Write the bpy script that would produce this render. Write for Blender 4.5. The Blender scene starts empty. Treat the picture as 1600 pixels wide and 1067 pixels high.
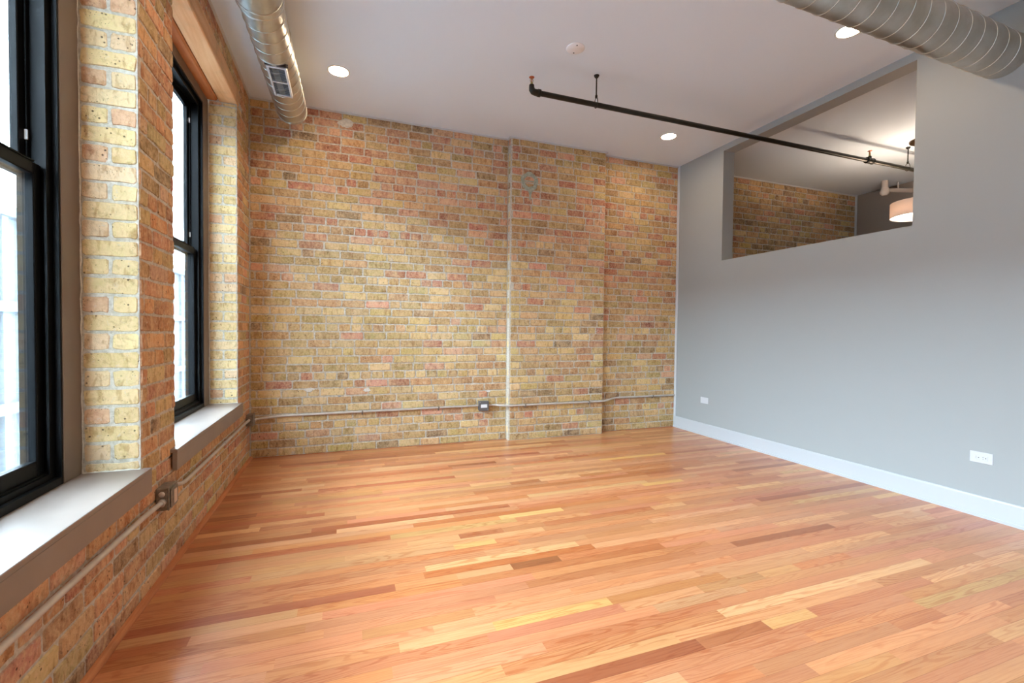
import bpy, math, random
from mathutils import Vector, Matrix
C = bpy.context.scene.collection
R = random.Random(7)

# ------------------------------------------------------------------ dimensions (metres)
W, H, CAMZ = 4.794, 3.302, 1.2          # room width, ceiling height, camera height
YN = -9.2                               # wall behind the camera
T = 0.155                               # thickness of the right partition
W2 = 8.091                              # far wall of the room seen through the opening
Y2 = -5.6                               # near wall of that room
ZS, ZL = 0.587, 3.02                    # sill top, lintel underside
OPEN = [(-1.955, -0.475), (-3.86, -2.37), (-5.78, -4.29)]   # window openings (near y, far y), the last unseen, added for daylight
PX0, PX1, PD = 2.506, 3.693, 0.0765     # brick pier on the back wall

# ------------------------------------------------------------------ camera
def make_camera():
    yaw, pitch, roll = 0.3501, -0.0223, 0.0100
    cy, sy = math.cos(yaw), math.sin(yaw)
    f = Vector((sy*math.cos(pitch), cy*math.cos(pitch), math.sin(pitch)))
    r = Vector((cy, -sy, 0)); u = r.cross(f)
    r2 = r*math.cos(roll)+u*math.sin(roll); u2 = -r*math.sin(roll)+u*math.cos(roll)
    cd = bpy.data.cameras.new('camera'); co = bpy.data.objects.new('camera', cd); C.objects.link(co)
    m = Matrix((r2, u2, -f)).transposed().to_4x4(); m.translation = Vector((0.8266, -4.7692, CAMZ))
    co.matrix_world = m
    cd.sensor_fit = 'HORIZONTAL'; cd.sensor_width = 36; cd.lens = 713.518*36/1600
    cd.clip_start = 0.02; cd.clip_end = 300
    bpy.context.scene.camera = co
make_camera()

# ------------------------------------------------------------------ sky and exposure
SKY, LAMP, PEND = 44.0, 84.0, 8.5
wd = bpy.data.worlds.new('sky'); bpy.context.scene.world = wd; wd.use_nodes = True
nt = wd.node_tree; nt.nodes.clear()
wo = nt.nodes.new('ShaderNodeOutputWorld'); bg = nt.nodes.new('ShaderNodeBackground')
bg.inputs['Color'].default_value = (0.71, 0.86, 1.0, 1); bg.inputs['Strength'].default_value = SKY
nt.links.new(bg.outputs[0], wo.inputs[0])
vs = bpy.context.scene.view_settings
vs.view_transform = 'Standard'; vs.look = 'None'; vs.exposure = 0.72; vs.gamma = 1.0; vs.use_curve_mapping = False
bpy.context.scene.display_settings.display_device = 'sRGB'
def portal(y0, y1):
    l = bpy.data.lights.new('window_portal', 'AREA'); l.shape = 'RECTANGLE'; l.size = ZL-ZS; l.size_y = y1-y0
    l.cycles.is_portal = True
    o = bpy.data.objects.new('window_portal', l); C.objects.link(o)
    o.location = (-0.40, (y0+y1)/2, (ZS+ZL)/2)
    o.rotation_euler = (0, math.radians(-90), 0)
for a in OPEN: portal(*a)

# ------------------------------------------------------------------ colour and material helpers
def lin(c):
    return tuple(((v/255)/12.92 if v/255 <= .04045 else ((v/255+.055)/1.055)**2.4) for v in c)
def L(*c): return lin(c)+(1.0,)
class NT:
    def __init__(s, name):
        s.m = bpy.data.materials.new(name); s.m.use_nodes = True; s.t = s.m.node_tree
        s.b = s.t.nodes['Principled BSDF']; s.out = s.t.nodes['Material Output']
    def n(s, typ, **kw):
        x = s.t.nodes.new('ShaderNode'+typ)
        for k, v in kw.items(): setattr(x, k, v)
        return x
    def set(s, node, **kw):
        for k, v in kw.items():
            i = node.inputs[k.replace('_', ' ')]
            if isinstance(v, bpy.types.NodeSocket): s.t.links.new(v, i)
            else: i.default_value = v
        return node
    def link(s, a, b): s.t.links.new(a, b)
    def math(s, op, a, b=None, c=None):
        x = s.n('Math', operation=op)
        for i, v in enumerate((a, b, c)):
            if v is None: continue
            if isinstance(v, bpy.types.NodeSocket): s.link(v, x.inputs[i])
            else: x.inputs[i].default_value = v
        return x.outputs[0]
    def mix(s, f, a, b, bt='MIX'):
        x = s.n('Mix', data_type='RGBA', blend_type=bt)
        for i, v in ((0, f), (6, a), (7, b)):
            if isinstance(v, bpy.types.NodeSocket): s.link(v, x.inputs[i])
            else: x.inputs[i].default_value = v
        return x.outputs[2]
    def noise(s, vec, scale, detail=3, rough=.55, dist=0):
        x = s.n('TexNoise'); s.set(x, Scale=scale, Detail=detail, Roughness=rough, Distortion=dist)
        if vec is not None: s.link(vec, x.inputs['Vector'])
        return x.outputs[0]
    def ramp(s, f, lo, hi, a=0., b=1.):
        x = s.n('MapRange'); x.clamp = True; x.interpolation_type = 'SMOOTHSTEP'
        s.link(f, x.inputs[0]); x.inputs[1].default_value = lo; x.inputs[2].default_value = hi
        x.inputs[3].default_value = a; x.inputs[4].default_value = b
        return x.outputs[0]
    def bump(s, h, strength, dist=.005, normal=None):
        x = s.n('Bump'); x.inputs['Strength'].default_value = strength; x.inputs['Distance'].default_value = dist
        s.link(h, x.inputs['Height'])
        if normal is not None: s.link(normal, x.inputs['Normal'])
        return x.outputs[0]
    def pos(s): return s.n('NewGeometry').outputs['Position']
def flat(name, col, rough=.5, metal=0., noise=0.0, nscale=30., bump=0.0, coat=0.):
    k = NT(name); k.b.inputs['Roughness'].default_value = rough; k.b.inputs['Metallic'].default_value = metal
    k.b.inputs['Coat Weight'].default_value = coat
    p = k.pos()
    if noise > 0:
        f = k.noise(p, nscale, 4)
        dark = tuple(v*(1-noise) for v in lin(col))+(1,)
        k.link(k.mix(k.ramp(f, .3, .7), dark, L(*col)), k.b.inputs['Base Color'])
    else: k.b.inputs['Base Color'].default_value = L(*col)
    if bump > 0: k.link(k.bump(k.noise(p, nscale*4, 3), bump, .001), k.b.inputs['Normal'])
    return k.m
def brick_mat():
    k = NT('brick'); p = k.pos()
    at = k.n('Attribute', attribute_name='tint'); col = at.outputs['Color']
    fl = k.n('Attribute', attribute_name='kind').outputs['Fac']      # 0 = mortar, 1 = brick
    # warped position keeps the stains irregular
    n1 = k.noise(p, 9, 5, .65, .3); n2 = k.noise(p, 55, 4, .6); n3 = k.noise(p, 2.2, 3)
    n5 = k.noise(p, 22, 4, .7, .6)
    c = k.mix(k.ramp(n1, .38, .68), col, k.mix(.5, col, L(222, 190, 148)), 'MIX')
    c = k.mix(k.ramp(n5, .50, .72, 0, .55), c, k.mix(1.0, c, L(168, 146, 112), 'MULTIPLY'))
    c = k.mix(k.ramp(n2, .3, .75, .0, .40), c, L(244, 214, 170))
    sp = k.n('SeparateXYZ'); k.link(p, sp.inputs[0]); cb = k.n('CombineXYZ')
    k.link(k.math('MULTIPLY', k.math('ADD', sp.outputs[0], sp.outputs[1]), 30.0), cb.inputs[0]); k.link(k.math('MULTIPLY', sp.outputs[2], 11.0), cb.inputs[2])
    bn = k.noise(cb.outputs[0], 1.0, 3, .6, .3)
    c = k.mix(k.ramp(bn, .52, .66, 0, .55), c, k.mix(1.0, c, L(200, 172, 144), 'MULTIPLY'))
    c = k.mix(k.ramp(bn, .30, .44, .45, 0), c, L(222, 190, 140))
    # burnt pits
    v = k.n('TexVoronoi'); v.inputs['Scale'].default_value = 42; k.link(p, v.inputs['Vector'])
    v2 = k.n('TexVoronoi'); v2.inputs['Scale'].default_value = 110; k.link(p, v2.inputs['Vector'])
    gate = k.ramp(k.noise(p, 14, 2), .50, .60)
    pit = k.math('MULTIPLY', k.ramp(v.outputs['Distance'], .10, .22, 1, 0), gate)
    pit2 = k.math('MULTIPLY', k.ramp(v2.outputs['Distance'], .13, .22, 1, 0), k.ramp(k.noise(p, 20, 2), .52, .6))
    pits = k.math('MAXIMUM', k.math('MULTIPLY', pit, .8), k.math('MULTIPLY', pit2, .6))
    # lime smears of mortar over the brick faces
    sm = k.ramp(k.noise(p, 30, 6, .8, .9), .57, .70, 0, .7)
    c = k.mix(sm, c, L(206, 196, 180))
    c = k.mix(k.ramp(k.noise(p, 4.5, 5, .7, .6), .66, .72, 0, .8), c, L(200, 190, 172))
    c = k.mix(pits, c, L(52, 40, 32))
    mort = k.mix(k.ramp(n2, .3, .7), L(182, 174, 158), L(214, 208, 196))
    mort = k.mix(k.ramp(n1, .5, .75, 0, .5), mort, L(190, 165, 130))
    c = k.mix(fl, mort, c)
    k.link(c, k.b.inputs['Base Color'])
    k.b.inputs['Roughness'].default_value = .88; k.b.inputs['Specular IOR Level'].default_value = .25
    h = k.math('ADD', k.math('MULTIPLY', n5, 1.0), k.math('MULTIPLY', n2, .6))
    h = k.math('SUBTRACT', h, k.math('MULTIPLY', pits, .9))
    k.link(k.bump(h, .7, .006), k.b.inputs['Normal'])
    return k.m
def floor_mat():
    k = NT('oak_strip_floor')
    uv = k.n('UVMap', uv_map='plank'); sep = k.n('SeparateXYZ'); k.link(uv.outputs[0], sep.inputs[0])
    tint = k.n('Attribute', attribute_name='tint').outputs['Color']
    rnd = k.n('Attribute', attribute_name='seed'); rs = rnd.outputs['Fac']
    p = k.pos(); sp = k.n('SeparateXYZ'); k.link(p, sp.inputs[0])
    cb = k.n('CombineXYZ')
    k.link(k.math('ADD', k.math('MULTIPLY', sp.outputs[0], 1.0), k.math('MULTIPLY', rs, 37.0)), cb.inputs[0])
    k.link(k.math('MULTIPLY', sp.outputs[1], 11.0), cb.inputs[1]); k.link(k.math('MULTIPLY', rs, 53.0), cb.inputs[2])
    v = cb.outputs[0]
    # cathedral figure: contour bands of a stretched noise field
    f = k.noise(v, 1.15, 2, .45, .25)
    band = k.math('SINE', k.math('MULTIPLY', f, 95.0))
    band = k.ramp(band, .1, 1.0)
    cb2 = k.n('CombineXYZ')
    k.link(k.math('ADD', k.math('MULTIPLY', sp.outputs[0], 5.0), k.math('MULTIPLY', rs, 91.0)), cb2.inputs[0])
    k.link(k.math('MULTIPLY', sp.outputs[1], 210.0), cb2.inputs[1]); k.link(rs, cb2.inputs[2])
    fine = k.noise(cb2.outputs[0], 1.0, 3, .6)
    amt = k.ramp(k.noise(v, .7, 1), .40, .62, .12, .60)
    c = k.mix(k.math('MULTIPLY', band, amt), tint, k.mix(1.0, tint, L(222, 176, 142), 'MULTIPLY'))
    c = k.mix(k.ramp(fine, .42, .70, 0, .42), c, k.mix(1.0, c, L(216, 178, 146), 'MULTIPLY'))
    slow = k.noise(v, .55, 2)
    c = k.mix(k.ramp(slow, .4, .7, 0, .35), c, k.mix(.5, c, L(232, 170, 112)))
    # dark mineral flecks near a few board ends
    fk = k.ramp(k.noise(v, 3.2, 3, .6), .74, .82, 0, .6)
    c = k.mix(fk, c, L(112, 62, 32))
    # board joints
    eu = k.math('MINIMUM', sep.outputs[0], k.math('SUBTRACT', 1.0, sep.outputs[0]))
    j = k.ramp(sep.outputs[1], .0, .035, .55, 0)
    j2 = k.ramp(sep.outputs[1], .975, 1.0, 0, .45)
    jj = k.math('MAXIMUM', j, j2)
    c = k.mix(jj, c, k.mix(1.0, c, L(170, 120, 92), 'MULTIPLY'))
    k.link(c, k.b.inputs['Base Color'])
    k.b.inputs['Roughness'].default_value = .34; k.b.inputs['Coat Weight'].default_value = .22; k.b.inputs['Coat Roughness'].default_value = .16
    h = k.math('SUBTRACT', k.math('MULTIPLY', fine, .25), k.math('MULTIPLY', jj, .8))
    k.link(k.bump(h, .25, .0012), k.b.inputs['Normal'])
    return k.m
def timber_mat(name, a, b, axis=1):
    k = NT(name); p = k.pos(); mp = k.n('Mapping'); k.link(p, mp.inputs[0])
    s = [26, 26, 26]; s[axis] = 1.6; mp.inputs['Scale'].default_value = s
    n = k.noise(mp.outputs[0], 1.0, 5, .6, .4); n2 = k.noise(p, 5, 3)
    c = k.mix(k.ramp(n, .3, .7), L(*a), L(*b)); c = k.mix(k.ramp(n2, .5, .75, 0, .45), c, L(*[int(x*.72) for x in a]))
    kn = k.n('TexVoronoi'); kn.inputs['Scale'].default_value = 2.3; k.link(p, kn.inputs['Vector'])
    c = k.mix(k.ramp(kn.outputs['Distance'], .03, .09, .7, 0), c, L(120, 66, 36))
    k.link(c, k.b.inputs['Base Color']); k.b.inputs['Roughness'].default_value = .75
    k.link(k.bump(n, .6, .004), k.b.inputs['Normal'])
    return k.m
def duct_mat():
    k = NT('galvanised_steel'); p = k.pos()
    n = k.noise(p, 7, 4, .6); n2 = k.noise(p, 3, 1, .5)
    c = k.mix(k.ramp(n, .3, .7), L(186, 184, 174), L(204, 203, 196))
    k.link(c, k.b.inputs['Base Color']); k.b.inputs['Metallic'].default_value = .92
    k.link(k.ramp(n2, .3, .7, .28, .36), k.b.inputs['Roughness'])
    return k.m
def glass_mat(name='window_glass'):
    k = NT(name); k.t.nodes.remove(k.b)
    tr = k.n('BsdfTransparent'); tr.inputs[0].default_value = (.93, .97, .98, 1)
    gl = k.n('BsdfGlossy'); gl.inputs['Roughness'].default_value = .02
    fr = k.n('Fresnel'); fr.inputs[0].default_value = 1.45
    mx = k.n('MixShader'); k.link(k.math('MULTIPLY', fr.outputs[0], .8), mx.inputs[0]); k.link(tr.outputs[0], mx.inputs[1]); k.link(gl.outputs[0], mx.inputs[2])
    k.link(mx.outputs[0], k.out.inputs[0]); return k.m
def emit_mat(name, col, strength):
    k = NT(name); k.b.inputs['Base Color'].default_value = (.8, .8, .8, 1)
    k.b.inputs['Emission Color'].default_value = tuple(col)+(1,); k.b.inputs['Emission Strength'].default_value = strength
    return k.m
def shade_mat():
    k = NT('lamp_shade_fabric'); k.t.nodes.remove(k.b)
    p = k.pos(); n = k.noise(p, 160, 2)
    c = k.mix(n, L(250, 236, 222), L(236, 216, 200))
    d = k.n('BsdfDiffuse'); t = k.n('BsdfTranslucent'); k.link(c, d.inputs[0]); k.link(c, t.inputs[0])
    mx = k.n('MixShader'); mx.inputs[0].default_value = .14; k.link(d.outputs[0], mx.inputs[1]); k.link(t.outputs[0], mx.inputs[2])
    k.link(mx.outputs[0], k.out.inputs[0]); return k.m
def low_spec(m, v):
    m.node_tree.nodes['Principled BSDF'].inputs['Specular IOR Level'].default_value = v; return m
M = dict(
    brick=brick_mat(), floor=floor_mat(), duct=duct_mat(), glass=glass_mat(),
    ceiling=flat('ceiling_paint', (224, 236, 248), .8, bump=.05), wall=flat('grey_wall_paint', (158, 162, 161), .6, bump=.04),
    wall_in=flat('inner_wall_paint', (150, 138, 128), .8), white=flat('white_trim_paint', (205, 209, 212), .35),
    sill=flat('taupe_sill_paint', (140, 128, 120), .36, noise=.10, nscale=6), casing=flat('taupe_casing_paint', (116, 99, 86), .5, noise=.08, nscale=5),
    frame=low_spec(flat('black_window_frame', (9, 11, 13), .40), .10), daylit_beam=timber_mat('daylit_timber', (238, 192, 142), (222, 164, 112)),  # window light on the outer beam put into a paler timber colour
    dark_beam=timber_mat('orange_timber', (196, 124, 72), (168, 98, 54)), crack=flat('crack', (40, 24, 14), .9),
    base_wood=timber_mat('base_strip_wood', (206, 138, 90), (180, 108, 64)),
    emt=flat('conduit_metal', (206, 202, 196), .36, .35, noise=.12, nscale=20), box=flat('box_metal', (150, 142, 130), .5, .5, noise=.35, nscale=40),
    box_grey=flat('grey_box_metal', (120, 126, 132), .42, .6, noise=.1), base_paint=flat('baseboard_paint', (186, 190, 193), .35), cover=flat('cover_plastic', (242, 243, 245), .4), plastic=flat('white_plastic', (204, 206, 208), .35),
    ivory=flat('ivory_plastic', (214, 190, 172), .4), slot=flat('dark_slot', (48, 46, 46), .6), reg=flat('register_shadow', (96, 104, 114), .6), iron=flat('black_iron_pipe', (34, 32, 26), .38, .3, noise=.3, nscale=40),
    copper=flat('copper_sprinkler', (190, 106, 74), .35, .8), brass=flat('brass', (170, 160, 110), .3, .8), louver=flat('louver_metal', (206, 210, 214), .4, .3),
    ring_white=flat('old_caulk', (226, 220, 208), .9, noise=.2, nscale=60), ring=flat('patch_mortar', (182, 188, 172), .95, noise=.35, nscale=40, bump=.6), pvc=flat('white_pipe', (214, 200, 190), .5), label=flat('white_label', (236, 240, 244), .5),
    glow=emit_mat('downlight_lens', (1.0, .74, .49), LAMP), diffuser=emit_mat('pendant_diffuser', (1.0, .86, .72), 4.0), shade=shade_mat(),
    bronze=flat('bronze_metal', (92, 70, 50), .35, .8), facade=flat('facade_panel', (74, 80, 86), .8, noise=.10, nscale=.6), facade_dark=flat('facade_ledge', (88, 94, 100), .8),
    facade_glass=flat('facade_window', (104, 124, 140), .15), ground=flat('asphalt', (120, 122, 124), .9), anchor=flat('anchor_metal', (170, 176, 180), .4, .6))

# ------------------------------------------------------------------ mesh helpers
class MB:
    def __init__(s): s.v = []; s.f = []; s.sm = []
    def add(s, vs, fs, smooth=False):
        o = len(s.v); s.v += [tuple(v) for v in vs]
        for f in fs: s.f.append([i+o for i in f]); s.sm.append(smooth)
    def box(s, x0, x1, y0, y1, z0, z1, b=0.0):
        if b <= 0:
            v = [(x, y, z) for x in (x0, x1) for y in (y0, y1) for z in (z0, z1)]
            s.add(v, [(0, 1, 3, 2), (4, 6, 7, 5), (0, 4, 5, 1), (2, 3, 7, 6), (0, 2, 6, 4), (1, 5, 7, 3)]); return s
        # chamfered box
        v = []; idx = {}
        c = [(x0, x1), (y0, y1), (z0, z1)]
        for a in range(3):
            for i in range(8):
                bits = [(i >> k) & 1 for k in range(3)]
                q = [c[k][bits[k]] + (b if bits[k] == 0 else -b) for k in range(3)]
                q[a] = c[a][bits[a]]; idx[(a, tuple(bits))] = len(v); v.append(q)
        fs = []
        for a in range(3):
            o = [k for k in range(3) if k != a]
            for e in (0, 1):
                loop = []
                for p, q in ((0, 0), (1, 0), (1, 1), (0, 1)):
                    bits = [0, 0, 0]; bits[a] = e; bits[o[0]] = p; bits[o[1]] = q; loop.append(idx[(a, tuple(bits))])
                fs.append(loop)
        for a in range(3):
            o = [k for k in range(3) if k != a]
            for p in (0, 1):
                for q in (0, 1):
                    b0 = [0, 0, 0]; b1 = [0, 0, 0]; b1[a] = 1
                    for bb in (b0, b1): bb[o[0]] = p; bb[o[1]] = q
                    b0, b1 = tuple(b0), tuple(b1)
                    fs.append([idx[(o[0], b0)], idx[(o[0], b1)], idx[(o[1], b1)], idx[(o[1], b0)]])
        for i in range(8):
            bits = tuple((i >> k) & 1 for k in range(3)); fs.append([idx[(a, bits)] for a in range(3)])
        s.add(v, fs); return s
    def tube(s, pts, r, n=16, cap=True, rr=None):
        pts = [Vector(p) for p in pts]; rings = []; d0 = (pts[1]-pts[0]).normalized()
        u = d0.orthogonal().normalized()
        for i, p in enumerate(pts):
            d = (pts[min(i+1, len(pts)-1)]-pts[max(i-1, 0)]).normalized()
            u = (u-d*u.dot(d)).normalized(); w = d.cross(u); q = rr[i] if rr else r
            rings.append([p+(u*math.cos(2*math.pi*k/n)+w*math.sin(2*math.pi*k/n))*q for k in range(n)])
        v = [x for g in rings for x in g]; f = []
        for i in range(len(pts)-1):
            for k in range(n): f.append((i*n+k, i*n+(k+1) % n, (i+1)*n+(k+1) % n, (i+1)*n+k))
        s.add(v, f, True)
        if cap:
            s.add(rings[0], [list(range(n))[::-1]]); s.add(rings[-1], [list(range(n))])
        return s
    def lathe(s, c, prof, axis='z', n=32, smooth=True):
        # prof: list of (radius, height along the axis)
        v = []; f = []
        for r, h in prof:
            for k in range(n):
                a = 2*math.pi*k/n; x, y = r*math.cos(a), r*math.sin(a)
                q = {'z': (x, y, h), 'x': (h, x, y), 'y': (y, h, x)}[axis]
                v.append((c[0]+q[0], c[1]+q[1], c[2]+q[2]))
        for i in range(len(prof)-1):
            for k in range(n): f.append((i*n+k, i*n+(k+1) % n, (i+1)*n+(k+1) % n, (i+1)*n+k))
        s.add(v, f, smooth); return s
    def prism(s, poly, axis, a0, a1):
        # poly in the two other axes, extruded along axis
        def P(p, a): return {'x': (a, p[0], p[1]), 'y': (p[0], a, p[1]), 'z': (p[0], p[1], a)}[axis]
        n = len(poly); v = [P(p, a0) for p in poly]+[P(p, a1) for p in poly]
        s.add(v, [list(range(n))[::-1], list(range(n, 2*n))]+[(i, (i+1) % n, n+(i+1) % n, n+i) for i in range(n)]); return s
    def build(s, name, mat, parent=None):
        me = bpy.data.meshes.new(name); me.from_pydata(s.v, [], s.f); me.update()
        me.polygons.foreach_set('use_smooth', s.sm)
        me.materials.append(M[mat] if isinstance(mat, str) else mat)
        o = bpy.data.objects.new(name, me); C.objects.link(o)
        import bmesh
        bm = bmesh.new(); bm.from_mesh(me); bmesh.ops.recalc_face_normals(bm, faces=bm.faces); bm.to_mesh(me); bm.free()
        if parent is not None:
            o.parent = parent
            o.matrix_parent_inverse = Matrix.Identity(4)
            off = Vector((0, 0, 0)); q = parent
            while q is not None: off += q.location; q = q.parent
            if off.length > 0:
                me.transform(Matrix.Translation(-off))
        return o
def empty(name, loc):
    o = bpy.data.objects.new(name, None); C.objects.link(o); o.location = loc; o.empty_display_size = .1; return o
def tag(o, label, cat, group=None):
    o['label'] = label; o['category'] = cat
    if group: o['group'] = group
    return o
def struct(o): o['kind'] = 'structure'; return o
def copy_tree(o, parent=None):
    c = o.copy(); C.objects.link(c); c.parent = parent
    for ch in [q for q in bpy.data.objects if q.parent == o]: copy_tree(ch, c)
    return c

# ------------------------------------------------------------------ brickwork
CO = 0.0786; J = 0.011
YEL = [(196, 168, 110), (180, 154, 96), (208, 184, 130), (168, 144, 92), (190, 162, 104), (204, 180, 126), (176, 150, 90)]
PNK = [(188, 126, 106), (176, 108, 90), (198, 142, 120), (166, 98, 80), (200, 150, 126)]
DRK = [(146, 116, 78), (134, 104, 70), (154, 124, 82), (120, 98, 74)]
ORG = [(184, 142, 96), (172, 128, 84), (194, 154, 108)]
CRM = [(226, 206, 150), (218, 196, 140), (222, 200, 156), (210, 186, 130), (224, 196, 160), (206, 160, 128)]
ORL = [(200, 142, 96), (190, 128, 84), (206, 152, 108), (196, 132, 98)]  # warm lamp light put into the brick tints of the left wall face
def pick(w):
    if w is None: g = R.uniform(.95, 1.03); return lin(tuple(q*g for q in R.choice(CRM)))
    t = R.random()*sum(w)
    for k, pal in enumerate((YEL, PNK, DRK, ORG, ORL)[:len(w)]):
        t -= w[k]
        if t <= 0: break
    c = R.choice(pal); g = R.uniform(.86, 1.08)
    return lin(tuple(min(255, max(0, v*g+R.uniform(-5, 5))) for v in c))
def w_back(u, v):
    # red bricks run in a band that falls from the top left to the middle right
    d = (v-(2.85-.16*u))/.62; red = math.exp(-d*d)
    return (6.0-3.9*red, .95+4.6*red, .5+.9*(v > 2.95), 1.9+.6*red)
def w_left(u, v): return (1.8, 1.4, .35, .4, 5.2)
def w_daylit(u, v): return None  # reveal bricks: daylight put into the colour as a paler palette
def w_room2(u, v): return (1.8, 2.4, 2.8, 4.0)
class Bricks:
    def __init__(s): s.v = []; s.f = []; s.col = []; s.kind = []
    def face(s, pts, col, kind):
        o = len(s.v); s.v += [tuple(p) for p in pts]; s.f.append(list(range(o, o+len(pts)))); s.col.append(col); s.kind.append(kind)
    def quadbox(s, x0, x1, y0, y1, z0, z1):
        v = [(x, y, z) for x in (x0, x1) for y in (y0, y1) for z in (z0, z1)]
        for f in [(0, 1, 3, 2), (4, 6, 7, 5), (0, 4, 5, 1), (2, 3, 7, 6), (0, 2, 6, 4), (1, 5, 7, 3)]: s.face([v[i] for i in f], (.5, .5, .5), 0.)
    def brick(s, O, U, V, N, u0, v0, u1, v1, col, rise=.006):
        # rounded, slightly irregular face standing proud of the mortar
        c = .007; j = lambda a=.0028: R.uniform(-a, a)
        w, h = u1-u0, v1-v0; c = min(c, w*.25, h*.25)
        base = [(u0+c, v0), (u0+w*.35, v0), (u0+w*.7, v0), (u1-c, v0), (u1, v0+c), (u1, v1-c), (u1-c, v1), (u0+w*.65, v1), (u0+w*.3, v1), (u0+c, v1), (u0, v1-c), (u0, v0+c)]
        base = [(a+j(), b+j()) for a, b in base]
        e = .0035; cx, cy = (u0+u1)/2, (v0+v1)/2
        top = [(a+(e if a < cx-w*.3 else -e if a > cx+w*.3 else 0), b+(e if b < cy else -e)) for a, b in base]
        r = rise*R.uniform(.55, 1.15); tu, tv = R.uniform(-1, 1)*.0012, R.uniform(-1, 1)*.0012
        Pb = [O+U*a+V*b-N*.001 for a, b in base]
        Pt = [O+U*a+V*b+N*(r+tu*(a-cx)/w*2+tv*(b-cy)/h*2) for a, b in top]
        o = len(s.v); n = len(base); s.v += [tuple(p) for p in Pb]+[tuple(p) for p in Pt]
        s.f.append([o+n+i for i in range(n)]); s.col.append(col); s.kind.append(1.)
        for i in range(n):
            k = (i+1) % n; s.f.append([o+i, o+k, o+n+k, o+n+i]); s.col.append(col); s.kind.append(.85)
    def field(s, O, U, V, N, u0, u1, v0, v1, wf, hdr_off=0, clip_holes=(), mode='bond', rise=.006):
        k0 = int(math.floor(v0/CO)); k1 = int(math.ceil(v1/CO))
        for k in range(k0, k1):
            a, b = k*CO+J/2, (k+1)*CO-J/2
            a, b = max(a, v0+.002), min(b, v1-.002)
            if b-a < .018: continue
            rr = random.Random(k*31+int(u0*100)+5)
            if mode == 'jamb':
                cells = [(u0, u1)] if k % 2 else [(u0, (u0+u1)/2), ((u0+u1)/2, u1)]
            else:
                hdr = (k+hdr_off) % 6 == 0; Lb = .11 if hdr else .22
                x = u0-rr.uniform(.1, .9)*Lb if k % 2 else u0-rr.uniform(0, .25)*Lb
                if k % 2 == 0 and not hdr: x = u0-.11*(rr.random() < .5)
                cells = []
                while x < u1:
                    l = Lb*rr.uniform(.93, 1.06)
                    if not hdr and rr.random() < .06: l = .11
                    cells.append((max(x, u0), min(x+l, u1))); x += l
                out = []
                for c in cells:
                    if c[1]-c[0] < .04 and out: out[-1] = (out[-1][0], c[1])
                    elif c[1]-c[0] >= .02: out.append(c)
                cells = out
            for c0, c1 in cells:
                segs = [(c0+J/2, c1-J/2, a, b)]
                for h in clip_holes:
                    ns = []
                    for (p, q, e, f) in segs:
                        if q <= h[0] or p >= h[1] or f <= h[2] or e >= h[3]: ns.append((p, q, e, f)); continue
                        if e < h[2]-.02: ns.append((p, q, e, min(f, h[2]))); continue
                        if f > h[3]+.02: ns.append((p, q, max(e, h[3]), f)); continue
                        if p < h[0]-.02: ns.append((p, h[0]-.002, e, f))
                        if q > h[1]+.02: ns.append((h[1]+.002, q, e, f))
                    segs = ns
                for (p, q, e, f) in segs:
                    if q-p < .02 or f-e < .015: continue
                    dv = R.uniform(-.0015, .0015)
                    s.brick(O, U, V, N, p, e+dv, q, f+dv, pick(wf((p+q)/2, (e+f)/2)), rise)
    def build(s, name, parent=None):
        me = bpy.data.meshes.new(name); me.from_pydata(s.v, [], s.f); me.update()
        ca = me.color_attributes.new('tint', 'FLOAT_COLOR', 'CORNER'); ka = me.attributes.new('kind', 'FLOAT', 'FACE')
        buf = []
        for f, c in zip(s.f, s.col): buf += list(c+(1.,))*len(f)
        ca.data.foreach_set('color', buf); ka.data.foreach_set('value', s.kind)
        me.materials.append(M['brick']); o = bpy.data.objects.new(name, me); C.objects.link(o)
        if parent is not None: o.parent = parent
        return o
VX, VY, VZ = Vector((1, 0, 0)), Vector((0, 1, 0)), Vector((0, 0, 1))
RS = .006
def slab_with_holes(b, x0, x1, y0, y1, holes, z0=0., z1=H):
    ys = sorted(holes); cur = y0
    for (a, c, e, f) in ys:
        b.quadbox(x0, x1, cur, a, z0, z1); b.quadbox(x0, x1, a, c, z0, e); b.quadbox(x0, x1, a, c, f, z1); cur = c
    b.quadbox(x0, x1, cur, y1, z0, z1)
def build_left_wall():
    b = Bricks(); holes = sorted([(a, c, ZS-.03, ZL+.15) for a, c in OPEN])
    slab_with_holes(b, -.36, -RS, YN, 0, holes)
    b.field(Vector((-RS, 0, 0)), VY, VZ, VX, YN, -.002, 0, H, w_left, 2, [(a-.0, c+.0, ZS-.03, ZL+.13) for a, c in OPEN]+[(a-.05, c+.05, ZL-.005, ZL+.145) for a, c in OPEN])
    for a, c in OPEN:
        # reveals: the far one faces the camera, the near one faces the other way
        b.field(Vector((0, c, 0)), VX, VZ, -VY, -.205, -.004, ZS, ZL-.004, w_daylit, 0, mode='jamb', rise=.004)
        b.field(Vector((0, a, 0)), VX, VZ, VY, -.205, -.004, ZS, ZL-.004, w_daylit, 0, mode='jamb', rise=.004)
    return struct(b.build('wall_left'))
wall_left = build_left_wall()
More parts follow.
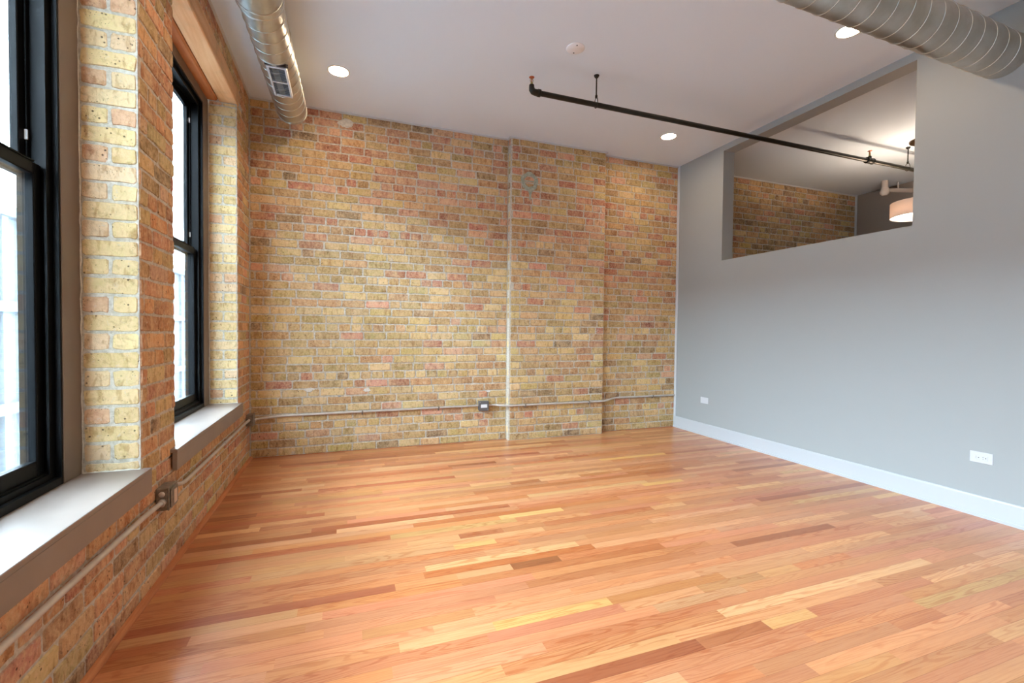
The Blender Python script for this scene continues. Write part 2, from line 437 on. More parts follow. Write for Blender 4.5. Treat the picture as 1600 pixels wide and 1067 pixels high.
def build_back_wall():
    b = Bricks(); b.quadbox(-.36, W+T/2, RS, .25, 0, H)
    b.field(Vector((0, RS, 0)), VX, VZ, -VY, .002, PX0, 0, H, w_back, 3)
    b.field(Vector((0, RS, 0)), VX, VZ, -VY, PX1, W-.002, 0, H, w_back, 3)
    o = struct(b.build('wall_back'))
    p = Bricks(); p.quadbox(PX0+.004, PX1-.004, -PD+RS, RS+.01, 0, H)
    p.field(Vector((0, -PD+RS, 0)), VX, VZ, -VY, PX0+.012, PX1, 0, H, w_back, 3)
    for k in range(42):      # the left return is mostly smeared with mortar
        if (k > 16 and k % 4) or k % 4 == 1: p.brick(Vector((PX0+.004, 0, 0)), -VY, VZ, -VX, .0, k*CO+.006, .055, (k+1)*CO-.006, pick((4, 1, .5, 2)) if k > 16 else pick(None), .003)
    p.field(Vector((PX1-.004, 0, 0)), VY, VZ, VX, -PD+.004, 0, 0, H, w_back, 3, mode='jamb', rise=.004)
    q = p.build('brick_pier', o)
    # round mortar patch with a short tail
    m = MB(); cx, cz, y = 2.728, 2.850, -PD+.001; n = 40; v = []
    for i in range(n):
        a = 2*math.pi*i/n; jo, ji = 1+.05*math.sin(5*a)+R.uniform(-.04, .04), 1+R.uniform(-.1, .1)
        for r, d in ((.100*jo, 0), (.094*jo, -.006), (.066*ji, -.007), (.058*ji, 0)): v.append((cx+r*math.cos(a), y+d, cz+r*math.sin(a)*1.02))
    f = []
    for i in range(n):
        k = (i+1) % n
        for e in range(3): f.append((i*4+e, k*4+e, k*4+e+1, i*4+e+1))
    m.add(v, f); m.box(cx-.055, cx+.055, y-.006, y+.001, cz-.008, cz+.006)
    m.prism([(cx-.028, cz-.085), (cx+.042, cz-.085), (cx+.022, cz-.14), (cx+.014, cz-.205), (cx-.002, cz-.20), (cx-.006, cz-.13)], 'y', y-.005, y+.001)
    m.build('mortar_patch', 'ring', o)
    for px, pz, pr in ((.828, 3.205, .062), (1.03, .60, .030), (.50, .62, .035), (2.30, .545, .022)):
        m = MB(); n = 18; ot = [(px+pr*1.3*R.uniform(.7, 1.15)*math.cos(2*math.pi*i/n), pz+pr*.7*R.uniform(.7, 1.15)*math.sin(2*math.pi*i/n)) for i in range(n)]
        m.add([(a, .001, b) for a, b in ot]+[(px+(a-px)*.85, -.0045, pz+(b-pz)*.85) for a, b in ot], [list(range(n, 2*n))]+[(i, (i+1) % n, n+(i+1) % n, n+i) for i in range(n)]); m.build('mortar_patch', 'ring_white', o)
    return o
wall_back = build_back_wall()
def build_inner_back():
    b = Bricks(); b.quadbox(W+T/2, W2+.2, RS, .25, 0, H)
    b.field(Vector((0, RS, 0)), VX, VZ, -VY, W+T, W2, 0, H, w_room2, 3)
    return struct(b.build('wall_back_annex'))
build_inner_back()

# ------------------------------------------------------------------ floor, ceiling and painted walls
def build_floor():
    v = []; f = []; col = []; uv = []; seed = []
    PAL = [((192, 131, 86), 9), ((198, 142, 97), 8), ((186, 119, 76), 6), ((172, 101, 62), 2.6), ((205, 154, 107), 3.5), ((203, 158, 96), 1.6), ((190, 126, 86), 7), ((158, 91, 57), .8)]
    tot = sum(w for _, w in PAL); pw = .0600; rows = int(-YN/pw)+2; rr = random.Random(21)
    for i in range(rows):
        y1 = .06-i*pw; y0 = y1-pw; x = -.02-rr.uniform(0, 1.)
        while x < W+.05:
            l = rr.choice([.28, .4, .5, .62, .75, .9, 1.1, 1.35])*rr.uniform(.85, 1.15)
            a, c = max(x, -.02), min(x+l, W+.05); x += l
            if c-a < .01: continue
            t = rr.random()*tot
            for pc, w in PAL:
                t -= w
                if t <= 0: break
            g = rr.uniform(.95, 1.05); cc = lin(tuple(min(255, q*g+rr.uniform(-4, 4)) for q in pc))+(1.,)
            o = len(v); v += [(a, y0, 0), (c, y0, 0), (c, y1, 0), (a, y1, 0)]; f.append((o, o+1, o+2, o+3))
            col += list(cc)*4; uv += [0, 0, 1, 0, 1, 1, 0, 1]; seed.append(rr.random())
    top = len(f); o = len(v)
    z = -.06; v += [(-.02, YN, -.0005), (W+.05, YN, -.0005), (W+.05, .06, -.0005), (-.02, .06, -.0005), (-.02, YN, z), (W+.05, YN, z), (W+.05, .06, z), (-.02, .06, z)]
    for q in [(4, 7, 6, 5), (0, 1, 5, 4), (1, 2, 6, 5), (2, 3, 7, 6), (3, 0, 4, 7)]:
        f.append(tuple(o+k for k in q)); col += [.3, .15, .08, 1]*4; uv += [.5, .5]*4; seed.append(.5)
    me = bpy.data.meshes.new('floor'); me.from_pydata(v, [], f); me.update()
    ca = me.color_attributes.new('tint', 'FLOAT_COLOR', 'CORNER'); ca.data.foreach_set('color', col)
    sa = me.attributes.new('seed', 'FLOAT', 'FACE'); sa.data.foreach_set('value', seed)
    u = me.uv_layers.new(name='plank'); u.data.foreach_set('uv', uv)
    me.materials.append(M['floor']); ob = bpy.data.objects.new('floor', me); C.objects.link(ob); return struct(ob)
build_floor()
struct(MB().box(W+T-.05, W2+.2, Y2-.1, .2, -.06, 0).build('floor_annex', 'base_wood'))
struct(MB().box(-.36, W2+.2, YN-.2, .25, H, H+.15).build('ceiling', 'ceiling'))
OY0, OY1, OZ0, OZ1 = -2.575, -.738, 2.018, 3.238
m = MB(); m.box(W, W+T, YN, OY0, 0, H); m.box(W, W+T, OY0, OY1, 0, OZ0); m.box(W, W+T, OY0, OY1, OZ1, H); m.box(W, W+T, OY1, 0, 0, H)
wall_right = struct(m.build('wall_right', 'wall'))
struct(MB().box(-.36, W+T, YN-.2, YN, 0, H).build('wall_front', 'wall'))
struct(MB().box(W2, W2+.2, Y2-.1, RS, 0, H).build('wall_far_right', 'wall_in'))
struct(MB().box(W+T, W2, Y2-.1, Y2, 0, H).build('wall_annex_front', 'wall_in'))
# baseboard with stepped foot and eased top
prof = [(W, 0), (W-.020, 0), (W-.020, .018), (W-.013, .022), (W-.013, .128), (W-.009, .138), (W, .140)]
struct(MB().prism(prof, 'y', YN, -.001).build('baseboard_right', 'base_paint'))
prof = [(.0, 0), (.024, 0), (.024, .006), (.019, .014), (.011, .019), (.0, .021)]
struct(MB().prism(prof, 'y', YN, -.001).build('baseboard_left', 'base_wood'))
struct(MB().box(.024, W-.02, -.006, -.001, 0, .004).build('baseboard_back', 'base_wood'))
# white beads where the ceiling and the partition meet the brick
m = MB(); t = .014
m.box(.0, t, YN, 0, H-t, H-.0005); struct(m.build('trim_1', 'white'))
m = MB(); m.box(t, PX0, -t, 0, H-t, H-.0005); m.box(PX0-t, PX0, -PD-t, -t, H-t, H-.0005); m.box(PX0, PX1+t, -PD-t, -PD, H-t, H-.0005)
m.box(PX1, PX1+t, -PD, -t, H-t, H-.0005); m.box(PX1, W-.012, -t, 0, H-t, H-.0005); struct(m.build('trim_2', 'white'))
struct(MB().box(W-.012, W-.0005, -.035, 0, .14, H-.0005, .002).build('trim_3', 'white'))
struct(MB().box(W+T, W2-.012, -t, 0, H-t, H-.0005).build('trim_4', 'white'))
struct(MB().box(W2-.012, W2-.0005, -.03, 0, 0, H-.0005, .002).build('trim_5', 'white'))

# ------------------------------------------------------------------ windows (structure) with casing, sashes, sill
def ring_yz(m, x0, x1, y0, y1, z0, z1, wy, wzb, wzt, b=0.):
    m.box(x0, x1, y0, y0+wy, z0, z1, b); m.box(x0, x1, y1-wy, y1, z0, z1, b)
    if wzb > 0: m.box(x0, x1, y0+wy, y1-wy, z0, z0+wzb, b)
    m.box(x0, x1, y0+wy, y1-wy, z1-wzt, z1, b)
def make_window(name, y0, y1, sy0, sy1):
    r = struct(empty(name, (-.2, (y0+y1)/2, ZS)))
    CW = .129; m = MB(); ring_yz(m, -.235, -.205, y0+.004, y1-.004, ZS, ZL-.004, CW, 0, .075, .0015)
    m.build('casing', 'casing', r)
    a, b = y0+CW, y1-CW; zt = ZL-.079
    m = MB()                                         # black outer frame with stepped tracks
    ring_yz(m, -.322, -.237, y0+.004, y1-.004, ZS-.02, ZL-.004, CW+.03, .078, .105)
    ring_yz(m, -.228, -.208, a, b, ZS, zt, .014, .030, .014, .001)
    ring_yz(m, -.2365, -.2285, a, b, ZS, zt, .048, .052, .045)
    ring_yz(m, -.286, -.281, a+.03, b-.03, ZS+.02, zt-.02, .020, .01, .02)
    m.build('frame', 'frame', r)
    ia, ib = a+.034, b-.034; zb = ZS+.048; zh = zt-.030; zm = 1.755
    # lower sash (room side) and upper sash (outside)
    s = MB(); ring_yz(s, -.276, -.248, ia+.004, ib-.004, zb, zm+.048, .046, .066, .044, .003)
    s.box(-.278, -.244, ia+.05, ib-.05, zm+.048, zm+.053)
    lo = s.build('lower_sash', 'frame', r)
    MB().box(-.262, -.258, ia+.045, ib-.045, zb+.06, zm+.01).build('pane', 'glass', lo)
    s = MB(); ring_yz(s, -.316, -.290, ia, ib, zm, zh, .046, .044, .05, .003)
    up = s.build('upper_sash', 'frame', r)
    MB().box(-.304, -.300, ia+.045, ib-.045, zm+.035, zh-.04).build('pane', 'glass', up)
    # ragged caulk between the casing, the brick and the sill
    q = random.Random(int(abs(y1)*50)); c = MB()
    for yy in (y1-.005, y0+.005):
        n = 60; c.tube([(-.203+q.uniform(-.002, .002), yy+q.uniform(-.0025, .0025), ZS+(ZL-ZS)*i/n) for i in range(n+1)], .003, 6, True, [q.uniform(.0008, .0042) for i in range(n+1)])
        n = 16; c.tube([(-.20+.196*i/n, yy+q.uniform(-.002, .002), ZS+.001) for i in range(n+1)], .003, 6, True, [q.uniform(.002, .006) for i in range(n+1)])
    c.build('caulk', 'ring_white', r)
    # cam lock on the meeting rail
    for yy in (y0+.42, y1-.42):
        k = MB(); k.lathe((-.262, yy, zm+.053), [(.0, .0), (.016, 0), (.016, .006), (.010, .012), (.0, .013)], n=18); k.box(-.268, -.256, yy, yy+.035, zm+.060, zm+.068, .002)
        k.build('sash_lock', 'frame', r)
    for zz in (1.91, 2.77):
        MB().box(-.288, -.279, b-.052, b-.0475, zz-.018, zz+.018).build('balance_clip', 'plastic', r)
    # sill board with a deep apron
    m = MB(); m.box(-.232, .030, sy0, sy1, ZS-.018, ZS, .002); m.box(.008, .030, sy0, sy1, ZS-.107, ZS-.018, .002)
    m.box(-.232, .008, y0+.003, y1-.003, ZS-.030, ZS-.018)
    m.build('sill', 'sill', r)
    return r
make_window('window_1', *OPEN[1], OPEN[1][0]-.08, -2.355)
make_window('window_2', *OPEN[0], -2.035, -.455)
make_window('unseen_fill_window', *OPEN[2], OPEN[2][0]-.08, OPEN[2][1]+.01)  # unseen window, added to let more daylight into the room
def lintel(y0, y1, label):
    r = tag(empty('timber_lintel', (0, (y0+y1)/2, ZL)), label, 'lintel')
    MB().box(-.128, .002, y0-.045, y1+.045, ZL, ZL+.138, .006).build('outer_beam', 'daylit_beam', r)
    MB().box(-.236, -.136, y0+.002, y1-.002, ZL-.002, ZL+.13, .012).build('inner_beam', 'dark_beam', r)
    MB().box(-.138, -.126, y0+.004, y1-.004, ZL+.02, ZL+.125).build('gap_filler', 'crack', r)
    return r
lintel(*OPEN[0], 'rough orange timber lintel over the farther window, by the back corner')
lintel(*OPEN[1], 'rough timber lintel above the nearer window, hidden above the frame')
lintel(*OPEN[2], 'rough timber lintel over the added unseen window behind the viewer')

# ------------------------------------------------------------------ spiral ducts
def spiral(m, p0, d, length, r, pitch, phase=0.):
    d = Vector(d).normalized(); u = d.orthogonal().normalized(); w = d.cross(u); p0 = Vector(p0)
    n = int(length/pitch*36); pts = []
    for i in range(n+1):
        s = length*i/n; a = 2*math.pi*s/pitch+phase; pts.append(p0+d*s+(u*math.cos(a)+w*math.sin(a))*(r+.0003))
    m.tube(pts, .0036, 6, True)
def cyl(m, p0, p1, r, n=64, cap=(True, True), t=.0012):
    p0, p1 = Vector(p0), Vector(p1); d = (p1-p0).normalized(); k = max(1, int((p1-p0).length/.5))
    m.tube([p0+(p1-p0)*i/k for i in range(k+1)], r, n, False)
    u = d.orthogonal().normalized()
def disc(m, c, d, r, n=48):
    d = Vector(d).normalized(); u = d.orthogonal().normalized(); w = d.cross(u); c = Vector(c)
    m.add([c+(u*math.cos(2*math.pi*k/n)+w*math.sin(2*math.pi*k/n))*r for k in range(n)], [list(range(n))])
def rimtube(m, c, d, r, rt=.004, n=48):
    d = Vector(d).normalized(); u = d.orthogonal().normalized(); w = d.cross(u); c = Vector(c)
    m.tube([c+(u*math.cos(2*math.pi*k/n)+w*math.sin(2*math.pi*k/n))*r for k in range(n+1)], rt, 8, False)
def supply_duct():
    r = .1234; e = Vector((.3755, -.230, H-.030-r)); d = Vector((-.0277, -1.5, 0)).normalized()
    root = tag(empty('spiral_duct', e), 'galvanised spiral duct under the ceiling running along the window wall, with a register', 'duct')
    m = MB(); cyl(m, e, e+d*1.50, r); spiral(m, e+d*.02, d, 1.46, r, .118, .6); m.build('duct_pipe', 'duct', root)
    m = MB(); disc(m, e+d*.010, d, r-.002); rimtube(m, e+d*.003, d, r+.001, .004); m.build('end_cap', 'duct', root)
    m = MB(); a = e+d*1.455; cyl(m, a, a+d*.20, r+.007); rimtube(m, a, d, r+.005, .005); rimtube(m, a+d*.05, d, r+.0075, .004); rimtube(m, a+d*.20, d, r+.005, .005)
    disc(m, a, d, r+.006); m.build('coupling', 'duct', root)
    a = e+d*1.60; m = MB(); cyl(m, a, a+d*6.9, r+.003); spiral(m, a+d*.08, d, 6.8, r+.003, .118, 2.); disc(m, a+d*6.9, d, r+.003); m.build('duct_pipe', 'duct', root)
    for s in (.35, 1.35, 3.2, 5.4, 7.6):
        c = e+d*s; m = MB(); rimtube(m, c, d, r+.001, .0025) if False else None
        m.box(c.x-.012, c.x+.012, c.y-.0125, c.y+.0125, c.z+r-.001, H); m.build('hanger_strap', 'duct', root)
    # register on the underside
    y0, y1 = -1.175, -.745; cx = e.x-.005; zc = e.z-r; ang = math.radians(0)
    g = MB(); w = .064; zb = zc-.006
    ring = [(cx-w, cx-w+.014), (cx+w-.014, cx+w)]
    for a0, a1 in ring: g.box(a0, a1, y0, y1, zb, zc+.030, .0015)
    g.box(cx-w+.014, cx+w-.014, y0, y0+.018, zb, zc+.020, .0015); g.box(cx-w+.014, cx+w-.014, y1-.018, y1, zb, zc+.020, .0015)
    g.box(cx-w+.014, cx+w-.014, (y0+y1)/2-.006, (y0+y1)/2+.006, zb+.001, zc+.010)
    fr = g.build('register_frame', 'louver', root)
    MB().box(cx-w+.012, cx+w-.012, y0+.01, y1-.01, zc+.002, zc+.012).build('register_back', 'reg', root)
    g = MB(); n = 26
    for i in range(n):
        yy = y0+.022+(y1-y0-.044)*(i+.5)/n
        g.add([(cx-w+.014, yy-.004, zb+.001), (cx+w-.014, yy-.004, zb+.001), (cx+w-.014, yy+.004, zb+.006), (cx-w+.014, yy+.004, zb+.006),
               (cx-w+.014, yy-.004, zb+.002), (cx+w-.014, yy-.004, zb+.002), (cx+w-.014, yy+.004, zb+.007), (cx-w+.014, yy+.004, zb+.007)],
              [(0, 1, 2, 3), (7, 6, 5, 4), (0, 4, 5, 1), (2, 6, 7, 3), (1, 5, 6, 2), (0, 3, 7, 4)])
    g.build('louvers', 'louver', root)
    m = MB(); m.box(cx-w-.008, cx+w+.012, y0-.012, y0, zc+.001, zc+.022); m.build('damper_slot', 'slot', root)
supply_duct()
def cross_duct():
    r = .1270; e = Vector((W+.02, -3.0540, 2.9931)); d = Vector((-1.5, -.0267, 0)).normalized(); ln = 3.75
    root = tag(empty('spiral_duct', e), 'large galvanised spiral duct at upper right, running through the grey wall', 'duct')
    m = MB(); cyl(m, e, e+d*ln, r); spiral(m, e+d*.03, d, ln-.06, r, .128, 1.2); m.build('duct_pipe', 'duct', root)
    m = MB(); disc(m, e+d*(ln-.01), d, r-.002); rimtube(m, e+d*ln, d, r+.001, .004); m.build('end_cap', 'duct', root)
    for s in (1.2, 2.4, 3.4):
        c = e+d*s
        m = MB(); m.box(c.x-.0125, c.x+.0125, c.y-.001, c.y+.001, c.z+r-.001, H) if s > 2 else m.box(c.x-.0125, c.x+.0125, c.y-.001, c.y+.001, c.z+r-.001, H)
        if s > 3: m.build('hanger_strap', 'duct', root)
cross_duct()

# ------------------------------------------------------------------ sprinkler pipe
def sprinkler_head(root, x, y, z):
    m = MB(); m.lathe((x, y, z), [(0, 0), (.011, 0), (.011, .014), (.008, .018), (.008, .024), (0, .024)], n=16)
    for s in (-1, 1): m.tube([(x+s*.008, y, z+.022), (x+s*.013, y, z+.036), (x+s*.004, y, z+.055)], .0025, 8)
    h = m.build('sprinkler_head', 'brass', root)
    m = MB(); m.lathe((x, y, z), [(0, .054), (.006, .054), (.020, .058), (.021, .061), (0, .062)], n=20); m.build('deflector', 'copper', h)
    m = MB(); m.tube([(x, y, z+.024), (x, y, z+.054)], .004, 10); m.build('bulb', 'copper', h)
def hanger(root, x, y, zp, r):
    m = MB(); m.tube([(x, y, zp+.055), (x, y, H-.012)], .0055, 12)
    h = m.build('hanger_rod', 'iron', root)
    m = MB(); m.lathe((x, y, H), [(0, 0), (.022, 0), (.022, -.004), (.014, -.018), (.008, -.022), (0, -.022)], n=20); m.build('ceiling_flange', 'iron', h)
    m = MB(); a0 = math.radians(35); n = 20
    for s in (-1, 1): m.tube([(x, y+s*.006, zp+.062), (x, y+s*.018, zp+.045), (x, y+s*(r+.004), zp+.012)], .003, 8)
    pts = [(x, y+(r+.004)*math.cos(a), zp+(r+.004)*math.sin(a)) for a in [math.radians(20-220*i/n) for i in range(n+1)]]
    m.tube(pts, .0035, 8); m.lathe((x, y, zp+.055), [(0, 0), (.010, 0), (.010, .022), (0, .022)], n=12); m.build('clevis', 'iron', h)
def sprinkler_pipe():
    y, z, r = -1.44, 3.064, .0205; x0, x1 = 2.20, W2
    root = tag(empty('sprinkler_pipe', (x0, y, z)), 'black iron sprinkler pipe hanging under the ceiling and passing through the wall opening', 'pipe')
    MB().tube([(x0+.03, y, z), (4.0, y, z), (6.0, y, z), (x1, y, z)], r, 24).build('pipe', 'iron', root)
    m = MB(); pts = [(x0+.055, y, z), (x0+.012, y, z), (x0-.004, y, z+.004), (x0-.014, y, z+.016), (x0-.016, y, z+.035), (x0-.016, y, z+.050)]
    m.tube(pts, .026, 20, True, [.027, .025, .025, .024, .021, .020]); m.lathe((x0+.035, y, z), [(0, 0), (.029, 0), (.029, .022), (0, .022)], 'x', 24); m.build('elbow', 'iron', root)
    sprinkler_head(root, x0-.016, y, z+.049)
    m = MB(); m.lathe((6.10, y, z), [(r, -.05), (.029, -.045), (.029, .045), (r, .05)], 'x', 24); m.tube([(6.10, y, z), (6.10, y, z+.045)], .018, 18)
    for s in (-.045, .045): m.lathe((6.10+s, y, z), [(r, -.006), (.032, -.006), (.032, .006), (r, .006)], 'x', 24)
    m.build('tee', 'iron', root)
    sprinkler_head(root, 6.10, y, z+.044)
    hanger(root, 2.757, y, z, r); hanger(root, 6.735, y, z, r)
sprinkler_pipe()

# ------------------------------------------------------------------ ceiling fittings
def downlight(x, y, label, group=None):
    r = tag(empty('recessed_light', (x, y, H)), label, 'ceiling light', group)
    m = MB(); m.lathe((x, y, H), [(.088, 0), (.088, -.003), (.084, -.005), (.076, -.005), (.073, -.002)], n=48); m.build('trim_ring', 'white', r)
    m = MB(); m.lathe((x, y, H), [(.074, -.0005), (.074, -.0025), (.0, -.0030)], n=48); m.build('lens', 'glow', r)
    return r
LABS = ['lit round recessed light nearest the galvanised window-side duct', 'lit round recessed light near the corner of brick and grey wall', 'lit round recessed light just beside the large duct at upper right']
for (x, y), l in zip([(.772, -.743), (4.075, -.70), (4.098, -2.552)], LABS): downlight(x, y, l)
for x, y, l in [(.80, -2.56, 'lit added recessed light above the nearer window, unseen'), (.80, -4.42, 'lit added recessed light above the viewer on the window side, unseen'), (4.1, -4.42, 'lit added recessed light level with the viewer by the grey wall, unseen'),
                (.80, -6.3, 'lit added recessed light behind the viewer on the window side, unseen'), (4.1, -6.3, 'lit added recessed light behind the viewer by the grey wall, unseen'), (2.45, -5.4, 'lit added recessed light behind the viewer at mid ceiling, unseen'), (2.45, -7.6, 'lit added recessed light at the rear of the room, unseen')]:
    downlight(x, y, l)  # unseen downlights added to fill the room with warm light
r = tag(empty('ceiling_cover', (2.424, -1.70, H)), 'white round blank cover plate with two screws on the ceiling', 'cover plate')
m = MB(); m.lathe((2.424, -1.70, H), [(.068, 0), (.068, -.005), (.064, -.008), (0, -.0085)], n=48); m.build('plate', 'cover', r)
for s in (-1, 1):
    m = MB(); m.lathe((2.424+s*.01, -1.70+s*.045, H-.008), [(.005, 0), (.005, -.002), (0, -.0025)], n=12); m.build('screw', 'slot', r)
def pendant():
    x, y = 6.66, -1.62; zb, zt, rd = 2.485, 2.645, .262
    r = tag(empty('pendant_lamp', (x, y, H)), 'white fabric drum pendant lamp glowing in the room beyond the wall opening', 'lamp')
    m = MB(); m.lathe((x, y, H), [(0, 0), (.115, 0), (.115, -.018), (.108, -.025), (0, -.027)], n=40); m.build('canopy', 'bronze', r)
    MB().tube([(x, y, zt-.02), (x, y, H-.026)], .006, 12).build('stem', 'bronze', r)
    m = MB(); m.lathe((x, y, 0), [(rd, zb), (rd, zt), (rd-.004, zt), (rd-.004, zb), (rd, zb)], n=72); sh = m.build('shade', 'shade', r)
    m = MB(); m.lathe((x, y, 0), [(rd-.006, zb+.006), (rd-.006, zb+.010), (0, zb+.010)], n=64); m.lathe((x, y, 0), [(0, zb+.006), (rd-.006, zb+.006)], n=64); m.build('diffuser', 'diffuser', r)
    m = MB()
    for k in range(3):
        a = 2*math.pi*k/3; m.tube([(x, y, zt-.015), (x+(rd-.005)*math.cos(a), y+(rd-.005)*math.sin(a), zt-.015)], .003, 8)
    m.build('spider', 'bronze', r)
    for k in range(2):
        l = bpy.data.lights.new('pendant_bulb', 'POINT'); l.energy = PEND; l.color = (1., .77, .56); l.shadow_soft_size = .035
        o = bpy.data.objects.new('pendant_bulb', l); C.objects.link(o); o.location = (x+(-.09 if k else .09), y, zb+.085)
pendant()
def white_pipe():
    x, y = 7.74, -.61
    r = tag(empty('vent_pipe', (x, y, H)), 'white pipe with a rounded elbow under the ceiling behind the drum pendant', 'pipe')
    MB().tube([(x, y, H), (x, y, H-.15)], .036, 24).build('drop_pipe', 'pvc', r)
    m = MB(); m.tube([(x, y, H-.09), (x, y, H-.12), (x-.01, y-.005, H-.15), (x-.012, y-.006, H-.175), (x-.01, y-.005, H-.20)], .046, 24, True, [.040, .044, .056, .052, .03]); m.build('elbow', 'pvc', r)
    d = Vector((math.cos(.35), -math.sin(.35), 0)); a = Vector((x, y, H-.125)); 
    MB().tube([a, a+d*.3, a+d*.60], .028, 20, True, [.024, .030, .034]).build('arm', 'pvc', r)
    b = a+d*.18; MB().tube([b, b+Vector((0, 0, .11))], .010, 12).build('stub', 'pvc', r)
white_pipe()

# ------------------------------------------------------------------ electrical conduit and boxes
def bend(pts, r=.03, n=5):
    pts = [Vector(p) for p in pts]; out = [pts[0]]
    for i in range(1, len(pts)-1):
        a, b, c = pts[i-1], pts[i], pts[i+1]; d1 = (a-b); d2 = (c-b); q = min(r, d1.length*.45, d2.length*.45); p0 = b+d1.normalized()*q; p1 = b+d2.normalized()*q
        for k in range(n+1):
            t = k/n; out.append(p0*(1-t)**2+b*2*t*(1-t)+p1*t*t)
    out.append(pts[-1]); return out
CR = .0108
def conduit(label, pts, straps, couplings, wall):
    p = bend(pts, .07); r = tag(empty('electrical_conduit', p[0]), label, 'conduit')
    MB().tube(p, CR, 16).build('tube', 'emt', r)
    for q in couplings:
        d = VY if wall == 'left' else VX; q = Vector(q); m = MB(); m.tube([q-d*.018, q+d*.018], CR+.0025, 16)
        m.tube([q, q+Vector((0, 0, .017))], .003, 8); m.build('coupling', 'emt', r)
    for q in straps:
        q = Vector(q); m = MB()
        if wall == 'left':
            m.box(.0, q.x+CR+.002, q.y-.008, q.y+.008, q.z-CR-.0025, q.z+CR+.0025, .001); m.box(0, .004, q.y-.008, q.y+.008, q.z-.032, q.z+.012)
        else:
            yw = q.y+.0145; m.box(q.x-.007, q.x+.007, q.y-CR-.002, yw, q.z-CR-.0025, q.z+CR+.0025, .001); m.box(q.x-.007, q.x+.007, yw-.004, yw, q.z-.032, q.z+.012)
        m.build('strap', 'box', r)
XL = .0150; YB = -.0150; B1 = (-2.228, -2.118); ZB = .395
conduit('painted metal conduit under the nearer window, running to the box on the pier', [(XL, YN+.05, .392), (XL, -3.6, .392), (XL+.004, -2.4, .390), (.026, B1[0]-.003, .385)], [(XL, -5.0, .392)], [(XL, -3.30, .392)], 'left')
conduit('thin metal conduit under the farther window, between the two wall boxes', [(.026, B1[1]+.003, .425), (.026, B1[1]+.03, .425), (XL, -1.90, .372), (XL, -.9, .376), (XL, -.30, .380), (.024, -.172, .385)], [], [(XL, -1.0, .3755)], 'left')
conduit('silver conduit along the left half of the brick wall, corner box to grey box', [(.055, YB-.045, .372), (.10, YB-.030, .374), (.26, YB, .383), (2.178, YB+.0, .392)], [(.987, YB, .3865), (1.75, YB, .39)], [], 'back')
conduit('silver conduit stepping over the brick pier and ending at the grey wall', [(2.292, YB-.004, .392), (2.36, YB-.006, .392), (PX0-.03, -PD-.018, .386), (PX0+.1, -PD-.0150, .385), (PX1-.06, -PD-.0150, .384), (PX1+.02, -PD-.012, .386), (PX1+.20, YB, .408), (W-.012, YB, .408)],
        [(2.70, -PD-.015, .385), (3.50, -PD-.015, .3845), (4.45, YB, .408)], [(3.06, -PD-.015, .385)], 'back')
def left_box():
    y0, y1 = B1; z0, z1 = .345, .450
    r = tag(empty('junction_box', (0, (y0+y1)/2, z0)), 'worn metal outlet box with ivory plate on the brick pier between the windows', 'outlet box')
    MB().box(0, .048, y0, y1, z0, z1, .003).build('box_body', 'box', r)
    m = MB(); m.box(.048, .053, y0-.002, y1+.002, z0-.002, z1+.002, .002); m.box(.053, .060, y0+.010, y1-.010, z0+.008, z1-.008, .003)
    cv = m.build('cover', 'box', r)
    MB().box(.060, .064, y0+.036, y1-.036, z0+.020, z1-.020, .002).build('receptacle', 'ivory', cv)
    for zz in (z0+.03, z1-.028):
        m = MB(); m.lathe(((.024), y0, zz), [(0, 0), (.013, 0), (.013, -.0012), (0, -.0015)], 'y', 20); m.build('knockout', 'emt', r)
    m = MB(); m.lathe((.026, y0, .385), [(0, 0), (.016, 0), (.016, -.010), (.012, -.016), (0, -.016)], 'y', 16); m.build('connector', 'emt', r)
    m = MB(); m.lathe((.026, y1, .425), [(0, 0), (.016, 0), (.016, .010), (.012, .016), (0, .016)], 'y', 16); m.build('connector', 'emt', r)
left_box()
r = tag(empty('junction_box', (0, -.12, .33)), 'worn metal junction box in the corner beside the farther window', 'outlet box')
MB().box(0, .050, -.170, -.070, .330, .432, .003).build('box_body', 'box', r)
m = MB(); m.box(.050, .056, -.173, -.067, .327, .435, .002); m.build('cover', 'box', r)
m = MB(); m.lathe((.056, -.10, .372), [(0, 0), (.013, 0), (.013, .01), (0, .01)], 'x', 14); m.build('connector', 'emt', r)
r = tag(empty('junction_box', (2.235, 0, .34)), 'grey metal junction box with white sticker on the brick wall', 'outlet box')
MB().box(2.182, 2.288, -.046, -.002, .338, .442, .004).build('box_body', 'box_grey', r)
m = MB(); m.box(2.180, 2.290, -.052, -.046, .336, .444, .003); cv = m.build('cover', 'box_grey', r)
MB().box(2.200, 2.270, -.0535, -.052, .372, .408).build('sticker', 'label', cv)
for sx, sz in ((2.192, .432), (2.278, .348)):
    m = MB(); m.lathe((sx, -.052, sz), [(0, 0), (.004, 0), (.004, -.002), (0, -.002)], 'y', 10); m.build('screw', 'emt', cv)
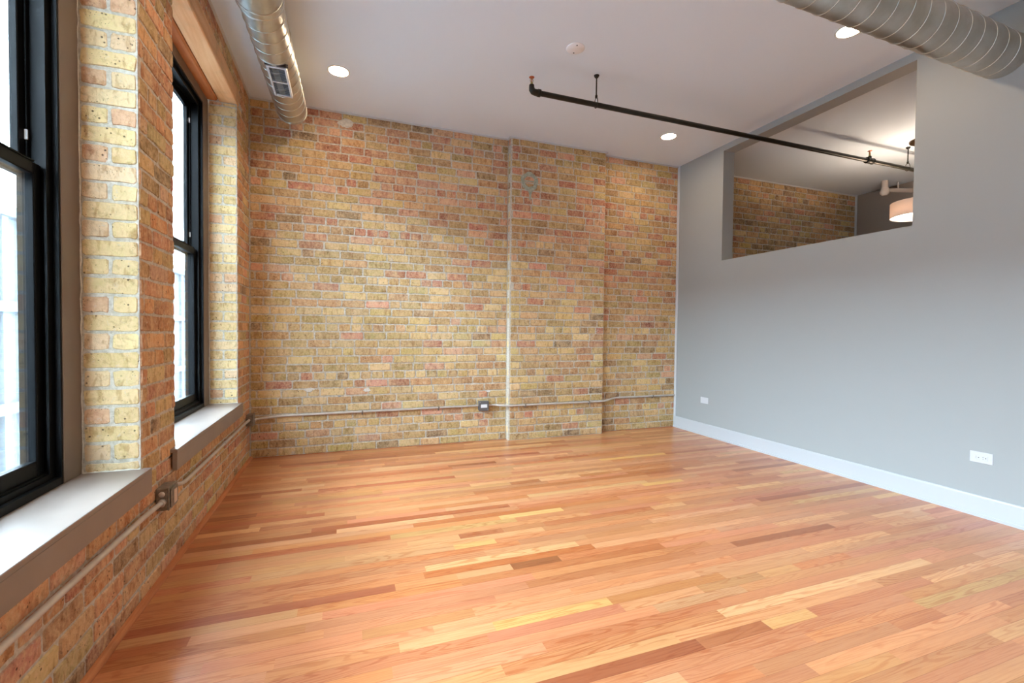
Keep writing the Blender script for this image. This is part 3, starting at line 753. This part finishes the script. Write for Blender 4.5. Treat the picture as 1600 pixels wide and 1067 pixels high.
def outlet():
    yc, zc = -3.010, .393; pw, ph = .0585, .0365
    r = tag(empty('wall_outlet', (W, yc, zc)), 'white duplex outlet set sideways low on the grey wall, nearer of two', 'outlet')
    MB().box(W-.006, W, yc-pw, yc+pw, zc-ph, zc+ph, .002).build('plate', 'plastic', r)
    MB().box(W-.009, W-.005, yc-.036, yc+.036, zc-.0165, zc+.0165, .0015).build('device', 'plastic', r)
    for s in (-1, 1):
        y = yc+s*.018; m = MB()
        m.box(W-.0096, W-.0089, y+.006-.004, y+.006+.004, zc+.005, zc+.0065); m.box(W-.0096, W-.0089, y+.006-.003, y+.006+.003, zc-.0065, zc-.005)
        m.lathe((W-.0089, y-.007, zc), [(0, 0), (.0028, 0), (.0028, -.0008), (0, -.0008)], 'x', 12); m.build('slots', 'slot', r)
    for s in (-1, 1):
        m = MB(); m.lathe((W-.006, yc+s*.048, zc), [(0, 0), (.003, 0), (.003, -.001), (0, -.001)], 'x', 12); m.build('screw', 'plastic', r)
outlet()
yc, zc = -.522, .411
r = tag(empty('wall_plate', (W, yc, zc)), 'small white wall plate low on the grey wall near the brick corner', 'outlet')
MB().box(W-.006, W, yc-.060, yc+.060, zc-.036, zc+.036, .002).build('plate', 'plastic', r)
MB().box(W-.009, W-.006, yc-.034, yc+.034, zc-.017, zc+.017, .0015).build('device', 'plastic', r)
m = MB(); m.lathe((.772, .002, .547), [(0, -.014), (.006, -.014), (.008, -.010), (.008, 0), (.012, .0)], 'y', 16); tag(m.build('wall_anchor', 'anchor'), 'small silver anchor bolt in the brick wall above the left conduit', 'bolt')
m = MB(); m.lathe((4.728, .002, 2.36), [(0, -.016), (.010, -.016), (.012, -.008), (.006, 0)], 'y', 16); tag(m.build('wall_knob', 'plastic'), 'tiny white knob on the brick wall beside the grey wall', 'bolt')

# ------------------------------------------------------------------ outside
def neighbour():
    X0 = -8.; r = tag(empty('neighbouring_building', (X0, 20, -6)), 'hazy building with ledges seen through the window glass', 'building')
    MB().box(X0-6, X0, -25, 70, -6, 4.4).build('wall', 'facade', r)
    for z in (-1.2, 1.6, 4.2): MB().box(X0, X0+.25, -25, 70, z, z+.28).build('ledge', 'facade_dark', r)
    for k in range(20): MB().box(X0, X0+.12, -10+k*3.6, -9.75+k*3.6, -6, 4.2).build('pilaster', 'facade_dark', r)
neighbour()
g = MB().box(-40, -.5, -60, 90, -6.3, -6).build('ground', 'ground'); struct(g)
